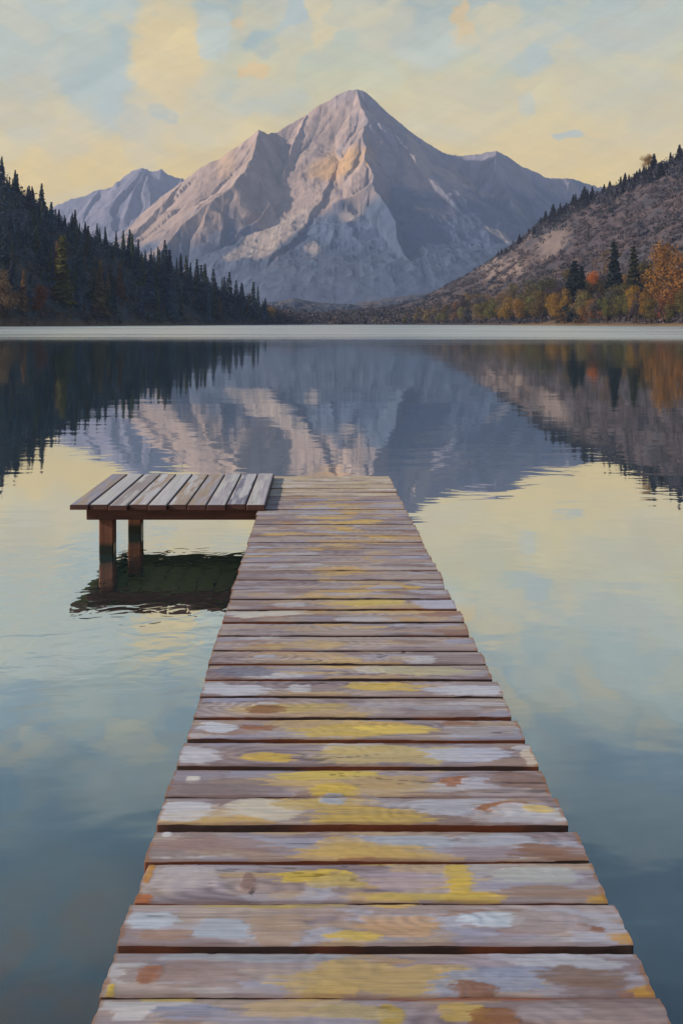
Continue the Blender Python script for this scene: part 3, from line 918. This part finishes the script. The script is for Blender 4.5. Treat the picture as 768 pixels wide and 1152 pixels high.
# brush-like stains, worn paint and reflected sunset put into the colour: px, py, half width, half height, colour, tilt
spec = [
    (150, 1140, 24, 8, (214, 205, 200), 0), (215, 1139, 42, 8, (150, 152, 170), 0), (440, 1141, 16, 14, (196, 164, 74), 0), (522, 1138, 28, 11, (205, 170, 92), .05),
    (557, 1143, 26, 12, (150, 98, 58), 0), (395, 1139, 50, 8, (190, 168, 120), 0), (690, 1140, 50, 8, (160, 140, 135), 0), (620, 1138, 40, 10, (165, 150, 150), 0),
    (420, 1097, 100, 19, (204, 172, 112), 0), (168, 1096, 14, 10, (168, 108, 76), 0), (555, 1100, 66, 14, (156, 160, 176), -.1), (640, 1079, 56, 8, (188, 186, 190), 0),
    (655, 1096, 48, 12, (138, 108, 88), 0), (735, 1110, 26, 6, (200, 150, 62), 0), (290, 1076, 110, 5, (172, 172, 176), 0), (230, 1100, 50, 12, (168, 142, 132), 0),
    (125, 1113, 5, 7, (216, 180, 60), 0), (190, 1123.5, 35, 3, (200, 172, 84), 0), (550, 1122, 130, 3, (150, 80, 48), 0), (535, 1112, 24, 10, (150, 98, 62), .2),
    (170, 1036, 27, 10, (202, 208, 214), 0), (250, 1047, 34, 11, (182, 188, 196), 0), (312, 1042, 30, 17, (186, 156, 130), 0), (400, 1054, 30, 6, (222, 186, 76), 0),
    (450, 1041, 46, 12, (206, 164, 122), 0), (555, 1035, 32, 9, (206, 214, 220), 0), (665, 1045, 16, 4, (146, 88, 52), .15), (705, 1054, 20, 5, (206, 150, 58), 0),
    (620, 1038, 46, 12, (178, 160, 155), 0), (185, 1053, 30, 6, (172, 138, 116), 0), (300, 1019, 70, 3, (196, 170, 96), 0),
    (352, 984, 42, 7, (226, 190, 74), .08), (385, 992, 30, 8, (206, 178, 110), 0), (515, 988, 16, 17, (222, 184, 72), 0), (530, 1008, 34, 5.5, (222, 182, 72), 0), (470, 1008, 60, 4, (206, 176, 90), 0),
    (455, 990, 46, 10, (186, 166, 172), 0), (605, 985, 48, 10, (192, 190, 180), 0), (205, 988, 42, 13, (200, 186, 182), 0), (676, 1009, 15, 6, (216, 168, 48), 0),
    (158, 1010, 13, 5, (190, 106, 48), 0), (168, 982, 4, 12, (206, 140, 48), 0), (283, 1002, 3, 4, (72, 62, 64), 0), (279, 991, 9, 10, (150, 118, 108), 0), (620, 1003, 60, 6, (160, 130, 112), 0),
    (240, 950, 66, 8, (170, 140, 130), 0), (415, 956, 66, 8, (210, 174, 104), 0), (462, 946, 46, 6, (180, 184, 190), 0), (560, 945, 44, 7, (184, 184, 190), 0),
    (620, 958, 46, 8, (150, 108, 82), 0), (188, 938, 6, 3, (232, 224, 216), 0), (540, 958, 40, 6, (168, 148, 150), 0),
    (300, 909, 44, 11, (222, 210, 190), 0), (206, 912, 32, 11, (216, 212, 212), 0), (418, 918, 66, 10, (214, 178, 90), 0), (500, 908, 40, 8, (190, 186, 190), 0),
    (566, 908, 30, 5, (166, 104, 60), -.16), (600, 914, 44, 8, (206, 202, 202), 0), (607, 911, 16, 5, (230, 196, 112), 0), (350, 905, 40, 6, (206, 176, 110), 0),
    (218, 877, 9, 4, (232, 222, 206), 0), (240, 886, 64, 10, (146, 128, 126), 0), (370, 872, 62, 5, (222, 192, 88), 0), (376, 889, 24, 8, (222, 186, 80), 0), (375, 900, 14, 7, (178, 184, 198), 0),
    (512, 878, 17, 5, (170, 108, 68), -.1), (540, 882, 24, 7, (196, 190, 196), 0), (590, 878, 40, 9, (150, 118, 104), 0), (440, 880, 50, 8, (196, 164, 116), 0),
    (215, 848, 32, 10, (212, 206, 208), 0), (302, 851, 28, 5, (228, 188, 82), 0), (440, 848, 84, 10, (210, 184, 122), 0), (530, 848, 48, 8, (202, 202, 212), 0), (600, 850, 12, 9, (222, 202, 178), 0),
    (245, 817, 20, 6, (216, 216, 220), 0), (288, 818, 24, 3, (158, 102, 66), .1), (390, 822, 60, 6, (218, 184, 92), 0), (445, 820, 42, 5, (238, 204, 104), 0), (540, 820, 40, 6, (176, 164, 160), 0),
    (330, 796, 60, 5, (200, 172, 110), 0), (530, 775, 46, 6, (214, 212, 216), 0), (260, 775, 40, 6, (210, 208, 212), 0), (275, 755, 34, 6, (130, 128, 142), 0), (430, 773, 40, 5, (222, 188, 96), 0),
    (300, 797, 20, 5, (150, 100, 70), 0), (470, 755, 60, 5, (204, 190, 150), 0), (500, 680, 30, 5, (196, 194, 206), 0), (300, 690, 40, 4, (222, 212, 196), 0), (420, 678, 36, 4, (226, 196, 104), 0),
]
strokes = []
for px_s, py_s, hw, hh, c_, ang in spec:
    D_ = 1700 / (py_s - HOR)
    strokes.append((at(px_s, D_), D_, hw * D_ / F, hh * D_ * D_ / 1700, np.array(lin(c_)) / LIGHT, -ang, .82))
rs = random.Random(5)
pal = [((186, 182, 190), 3), ((206, 200, 198), 2), ((150, 126, 118), 3), ((190, 160, 130), 2), ((164, 160, 176), 2), ((160, 112, 84), 1), ((176, 152, 142), 3)]
palf = [c_ for c_, w_ in pal for _ in range(w_)]
allseams = seams + [(END, .01)]
for i in range(len(allseams) - 1):
    d0, d1 = allseams[i][0], allseams[i + 1][0]
    if d1 < 1.9: continue
    for k_ in range(24 if d1 < 4.2 else 18):
        X_ = rs.uniform(edgeL(d0), edgeR(d0)); D_ = rs.uniform(d0, d1)
        cpx = (390 - CX) / F * D_
        yel = math.exp(-((X_ - cpx) / (.22 if d0 < 4 else .30)) ** 2)  # yellow band down the middle: reflected sunset painted into the boards
        if rs.random() < yel * (.9 if d0 > 3 else .6): c_ = rs.choice([(216, 180, 116), (226, 184, 100), (208, 176, 128), (210, 168, 108), (202, 170, 130)])
        else: c_ = rs.choice(palf)
        if d0 > 8.75: c_ = rs.choice([(216, 196, 168), (206, 184, 150), (226, 214, 204), (196, 168, 140), (206, 180, 140)])
        strokes.append((X_, D_, rs.uniform(.05, .24), rs.uniform(.012, .05), np.array(lin(c_)) / LIGHT, rs.uniform(-.08, .08), rs.uniform(.35, .85)))
order = strokes[len(spec):] + strokes[:len(spec)]


def plank(A, d0, d1, x0, x1, z, tilt, seed):
    """one board: fine top with worn paint and painted-in sunset glow in low relief, rounded edges, dark reddish sides"""
    mid = (d0 + d1) / 2
    near = mid < 4.6
    cell = .0055 if near else .0105
    if mid < 1.9: cell = .03
    nx = max(8, int((x1 - x0) / cell)); ny = max(5, int((d1 - d0) / cell))
    u = np.linspace(x0, x1, nx); v = np.linspace(d0, d1, ny)
    U, V = np.meshgrid(u, v)
    # ragged ends and edges
    rag = (fbm(V * 30, 0 * V + seed, 201 + seed, 3) - .5) * .012
    U = U + rag * (np.abs((U - (x0 + x1) / 2) / ((x1 - x0) / 2)) ** 8)
    ewob = (fbm(U * 5, 0 * U, 203 + seed, 3) - .5) * .006
    V = V + ewob * np.abs((V - mid) / ((d1 - d0) / 2)) ** 6
    r_ = random.Random(seed)
    base = mixc(alb((178, 162, 160)), alb((154, 141, 145)), np.full(U.shape, r_.random()))
    if mid > 8.75: base = base * .3 + alb((214, 192, 164)) * .7
    lowf = fbm(U * 3.0 + seed * 7, V * 12, 210 + seed, 3)
    base = mixc(base, alb((186, 164, 146)), smooth(.45, .7, lowf) * .7)
    base = mixc(base, alb((140, 118, 116)), smooth(.55, .3, lowf) * .6)
    # grain: long rings warped round a knot
    kx = r_.uniform(x0 + .2, x1 - .2); kd = mid + r_.uniform(-.03, .03)
    rr = np.hypot((U - kx) * .33, V - kd)
    ring = np.sin(2 * math.pi * (rr * 42 + fbm(U * 3, V * 9, 220 + seed, 3) * 3.2)) * np.exp(-rr * 9)
    gr = fbm(U * 2.5 + (V - mid) * 3 * np.exp(-rr * 12), V * 120, 230 + seed, 4) - .5
    base = base * (1 + .30 * ring + .60 * gr)[..., None]
    Hh = gr * .0026 + ring * .0010
    crack = smooth(.012, .003, np.abs(fbm(U * .9 + seed * 3.3, V * 17, 290 + seed, 2) - .5)) * smooth(.5, .66, fbm(U * 1.7, V * 6, 295 + seed, 2))
    Hh = Hh - crack * .0030
    col = base
    for (sx, sD_, a, b_, c_, ang, op) in order:
        if sD_ + b_ * 1.6 + a * abs(ang) < d0 or sD_ - b_ * 1.6 - a * abs(ang) > d1: continue
        du = U - sx; dv = V - sD_
        if ang: du, dv = du * math.cos(ang) + dv * math.sin(ang), dv * math.cos(ang) - du * math.sin(ang)
        en = fbm(du * 9 + sx * 31, dv * 60 + sD_ * 17, 250, 3) - .5
        ln = .55 + .75 * fbm(dv * (150 if near else 70) + sD_ * 53 + np.sign(du) * 7.7, 0 * du + sx * 11, 252, 3)
        q_ = (np.abs(du) / (a * ln * 1.15)) ** 2.6 + (np.abs(dv + (fbm(du * 6 + sx * 5, 0 * du + sD_, 253, 2) - .5) * b_) / b_) ** 3 + en * 1.2
        cov = smooth(1.06, .78, q_)
        if not cov.any(): continue
        br = fbm(du * 5 + sx * 13, dv * (300 if near else 140) + sD_ * 29, 251, 3)
        dry = smooth(.30, .55, br + .25 * (1 - np.abs(du) / a))
        al = cov * op * (.55 + .45 * dry)
        col = mixc(col, c_ * (1 + (br - .5) * .35)[..., None], al)
        Hh = Hh + cov * op * (.0010 + (br - .5) * .0030)
    col = col * (1 - .55 * crack * (1 if near else .5))[..., None] * (1 + .22 * gr)[..., None]
    # the board's arrises: worn down to the reddish wood
    e = np.minimum(V - d0, d1 - V); ed = smooth(.010, .002, e + (fbm(U * 6, V * 3, 260 + seed, 2) - .5) * .008)
    col = mixc(col, alb((112, 82, 70)), ed * .6)
    ex = np.minimum(U - x0, x1 - U); col = mixc(col, alb((160, 112, 74)), smooth(.012, .0, ex + (fbm(V * 40, U * 4, 261 + seed, 2) - .5) * .03) * .7)
    drop = np.where(e < .008, (.008 - np.maximum(e, 0)) ** 2 / .008 * .7, 0)
    Zt = z + Hh - drop + tilt * (U - (x0 + x1) / 2) - .0025 * ((V - mid) / ((d1 - d0) / 2)) ** 2
    top = np.stack([U, V - DY, Zt], -1).reshape(-1, 3)
    n0 = len(top)
    A.add(top, grid_quads(ny, nx), np.maximum(col.reshape(-1, 3), .01))
    # sides and bottom: boundary loop carried down
    idx = np.concatenate([np.arange(nx), (np.arange(1, ny) * nx + nx - 1), ((ny - 1) * nx + np.arange(nx - 2, -1, -1)), (np.arange(ny - 2, 0, -1) * nx)])
    lo = top[idx].copy(); up = lo.copy(); lo[:, 2] = z - .048
    m_ = len(idx); k_ = np.arange(m_); k2 = (k_ + 1) % m_
    sc = mixc(alb((78, 58, 50)), alb((134, 72, 46)), smooth(.5, .7, fbm(lo[:, 0] * 2.2, lo[:, 1] * 7, 270 + seed, 3) + .12 * np.abs(lo[:, 0])))
    A.add(np.concatenate([up, lo]), np.stack([k_, k_ + m_, k2 + m_, k2], -1), np.concatenate([sc, sc * .8]))
    c4 = np.array([(x0, d0 - DY, z - .048), (x1, d0 - DY, z - .048), (x1, d1 - DY, z - .048), (x0, d1 - DY, z - .048)])
    A.add(c4, [(0, 3, 2, 1)], sc[:4] * .7)


m, nt, out = new_mat('weathered_planks'); b = NB(nt)
attr = b.n('ShaderNodeVertexColor'); attr.layer_name = 'tint'
co = b.n('ShaderNodeTexCoord').outputs['Object']
f, _ = b.noise(b.vec('MULTIPLY', co, (3, 60, 20)), 3.0, 6, 0.65, 0.4)
f2, _ = b.noise(b.vec('MULTIPLY', co, (1, 4, 4)), 9.0, 5, 0.6)
k = b.mapr(f, .3, .7, .84, 1.14, False)
col = b.mix(1.0, attr.outputs[0], b.comb(k, k, k), 'MULTIPLY')
hgt = b.math('ADD', b.math('MULTIPLY', f, .6), b.math('MULTIPLY', f2, .4))
nt.links.new(b.bsdf(col, b.mapr(f2, .3, .7, .55, .85), .25, b.bump(hgt, .0035, .8)), out.inputs[0])
deck_mat = m

A = Acc()
for i in range(len(allseams) - 1):
    s0, g0 = allseams[i]; s1, g1 = allseams[i + 1]
    d0 = s0 + g0 / 2; d1 = s1 - g1 / 2; mid = (d0 + d1) / 2
    jl, jr = random.uniform(-.006, .010), random.uniform(-.010, .006)
    plank(A, d0, d1, edgeL(mid) - jl, edgeR(mid) + jr, ZD + random.uniform(-.003, .003), random.uniform(-.003, .003), i)
me = A.mesh('deck', deck_mat)
o = link('deck', me, dock)
o['label'] = 'weathered grey boards with worn yellow and white paint, reflected sunset painted in'

beam_mat = wood_mat('dock_beam', (62, 44, 34), (104, 74, 54), 1.5, 'Y')
post_mat = wood_mat('dock_post', (74, 48, 34), (124, 80, 54), 1.5, 'Z', wet=True)


def box(x0, x1, y0, y1, z0, z1, bev=.006, shear=0.0):
    """bevelled box as (verts, quads) - 24 verts; shear slides the far end in x"""
    me_v = []; A_ = []
    xs, ys, zs = (x0, x1), (y0, y1), (z0, z1)
    import itertools
    key = {}
    for i, j, k_ in itertools.product((0, 1), repeat=3):
        for ax in range(3):
            p = [xs[i], ys[j], zs[k_]]
            for a in range(3):
                if a != ax: p[a] += bev * (1 if (i, j, k_)[a] == 0 else -1)
            p[0] += shear * (p[1] - y0)
            key[(i, j, k_, ax)] = len(me_v); me_v.append(p)
    q = []
    for ax in range(3):
        o1, o2 = [a for a in range(3) if a != ax]
        for s_ in (0, 1):
            ring = []
            for (p, r) in ((0, 0), (1, 0), (1, 1), (0, 1)):
                c_ = [0, 0, 0]; c_[ax] = s_; c_[o1] = p; c_[o2] = r; ring.append(key[(*c_, ax)])
            q.append(ring)
    for ax in range(3):                                             # edge bevels
        o1, o2 = [a for a in range(3) if a != ax]
        for p in (0, 1):
            for r in (0, 1):
                def kk(t, f_):
                    c_ = [0, 0, 0]; c_[ax] = t; c_[o1] = p; c_[o2] = r; return key[(*c_, f_)]
                q.append([kk(0, o1), kk(1, o1), kk(1, o2), kk(0, o2)])
    tr = [[key[(i, j, k_, a)] for a in range(3)] for i, j, k_ in itertools.product((0, 1), repeat=3)]
    return np.array(me_v), np.array(q), np.array(tr)


def fix(me):
    import bmesh
    bm = bmesh.new(); bm.from_mesh(me); bmesh.ops.recalc_face_normals(bm, faces=bm.faces); bm.to_mesh(me); bm.free()
    return me


def boxmesh(name, mat, *a, **k_):
    A_ = Acc(); v, q, t = box(*a, **k_); A_.add(v, q, t=t)
    return fix(A_.mesh(name, mat, False))


slope = (edgeL(9.94) - edgeL(2.163)) / 7.777
slopeR = (edgeR(9.94) - edgeR(2.163)) / 7.777
for nm, xa, sl in (('L', edgeL(-1.8) + .10, slope), ('M', (edgeL(-1.8) + edgeR(-1.8)) / 2, (slope + slopeR) / 2), ('R', edgeR(-1.8) - .16, slopeR)):
    link('stringer', boxmesh('stringer', beam_mat, xa, xa + .06, -1.8 - DY, 9.88 - DY, ZD - .21, ZD - .051, shear=sl), dock)


def postmesh(r, z0, z1):
    A_ = Acc(); n = 20; zs = np.linspace(z0, z1, 14); v = []
    for z in zs:
        for k_ in range(n):
            th = 6.2832 * k_ / n
            rr = r * (1 + .05 * (float(vnoise(th * 1.5, z * 6, 301)) - .5)) * (1 - .02 * (z - z0))
            v.append((rr * math.cos(th), rr * math.sin(th), z))
    q = [(i * n + k_, i * n + (k_ + 1) % n, (i + 1) * n + (k_ + 1) % n, (i + 1) * n + k_) for i in range(13) for k_ in range(n)]
    v += [(0, 0, zs[-1])]; t = [(13 * n + k_, 13 * n + (k_ + 1) % n, 14 * n) for k_ in range(n)]
    A_.add(v, q, t=t)
    return A_.mesh('post', post_mat)


pm = postmesh(.065, -1.6, ZD - .052)
for D_ in (.6, 3.4, 6.4, 9.3):
    link('post', pm, dock, (edgeL(D_) + .24, D_ - DY, 0)); link('post', pm, dock, (edgeR(D_) - .26, D_ - DY, 0))

# ------------------------------------------------------------------ side platform
PF, PB, PT = 8.09, 9.76, .485
plat = empty('side_platform', (-1.6, PF, 0))
tag(plat, 'low slatted wooden platform on posts beside the far end of the dock', 'platform')
A = Acc()
xl, xr = -2.475, -.690
n_s = 10; pitch = (xr - xl) / n_s
for i in range(n_s):
    x0 = xl + i * pitch + .005; x1 = xl + (i + 1) * pitch - .005
    ya = PF + random.uniform(-.018, .018); yb = PB + random.uniform(-.02, .02)
    ny, nx = 170, 22
    U, V = np.meshgrid(np.linspace(x0, x1, nx), np.linspace(ya, yb, ny))
    r_ = random.Random(60 + i)
    c0 = alb(r_.choice([(184, 174, 176), (200, 188, 176), (164, 158, 168), (208, 200, 196), (172, 158, 152)]))
    c1 = alb(r_.choice([(206, 198, 190), (182, 160, 140), (140, 134, 146)]))
    n_ = fbm(U * 16 + i * 9, V * 2.2, 401 + i, 4); gr = fbm(U * 90, V * 2.0, 431 + i, 4) - .5
    c = mixc(np.tile(c0, U.shape + (1,)), c1, smooth(.42, .62, n_)) * (1 + .5 * gr)[..., None]
    e = np.minimum(U - x0, x1 - U); c = mixc(c, alb((96, 74, 66)), smooth(.014, .002, e) * .7)
    zt = PT + gr * .003 - np.where(e < .008, (.008 - e) ** 2 / .008 * .8, 0) + r_.uniform(-.004, .004)
    Us = U + slope * (V - PF)
    top = np.stack([Us + 1.6, V - PF, zt], -1).reshape(-1, 3)
    A.add(top, grid_quads(ny, nx), c.reshape(-1, 3))
    idx = np.concatenate([np.arange(nx), (np.arange(1, ny) * nx + nx - 1), ((ny - 1) * nx + np.arange(nx - 2, -1, -1)), (np.arange(ny - 2, 0, -1) * nx)])
    up = top[idx].copy(); lo = up.copy(); lo[:, 2] = PT - .046
    m_ = len(idx); k_ = np.arange(m_); k2 = (k_ + 1) % m_
    sc = alb((92, 58, 48))
    A.add(np.concatenate([up, lo]), np.stack([k_, k_ + m_, k2 + m_, k2], -1), sc)
    cs = [idx[0], idx[nx - 1], idx[nx + ny - 2], idx[2 * nx + ny - 3]]
    b4 = top[cs].copy(); b4[:, 2] = PT - .046
    A.add(b4, [(0, 3, 2, 1)], alb((128, 122, 58)))
o = link('slatted_top', A.mesh('slatted_top', deck_mat), plat)
red = wood_mat('red_brown_timber', (58, 36, 28), (100, 60, 44), 1.5, 'X')
mossy = wood_mat('dark_mossy_timber', (66, 62, 34), (98, 88, 48), 1.5, 'Y')
redz = wood_mat('red_brown_leg', (74, 46, 34), (122, 78, 56), 1.5, 'Z', wet=True)
zb0, zb1 = PT - .150, PT - .049
link('front_beam', boxmesh('front_beam', red, -2.335 + 1.6, -.770 + 1.6, .055, .115, zb0, zb1), plat)
link('back_beam', boxmesh('back_beam', mossy, -2.36 + 1.6, -.80 + 1.6, 1.45, 1.51, zb0, zb1), plat)
link('side_beam', boxmesh('side_beam', mossy, -2.335 + 1.6, -2.275 + 1.6, .118, 1.447, zb0 + .004, zb1 - .002, shear=slope), plat)
link('side_beam', boxmesh('side_beam', mossy, -.84 + 1.6, -.78 + 1.6, .118, 1.447, zb0 + .004, zb1 - .002, shear=slope), plat)
legm = boxmesh('leg', redz, -.066, .066, -.066, .066, -1.6, zb1 - .003, bev=.010)
for X_, Y_ in ((-2.175, .195), (-2.10, 1.0)):
    link('leg', legm, plat, (X_ + 1.6, Y_, 0))

# ------------------------------------------------------------------ render settings
S.render.engine = 'CYCLES'
S.cycles.use_denoising = True
S.cycles.max_bounces = 8; S.cycles.diffuse_bounces = 3; S.cycles.glossy_bounces = 4; S.cycles.volume_bounces = 1
S.cycles.sample_clamp_indirect = 6
S.view_settings.view_transform = 'Standard'; S.view_settings.look = 'None'
S.view_settings.exposure = 0.6; S.view_settings.gamma = 1.0; S.view_settings.use_curve_mapping = False
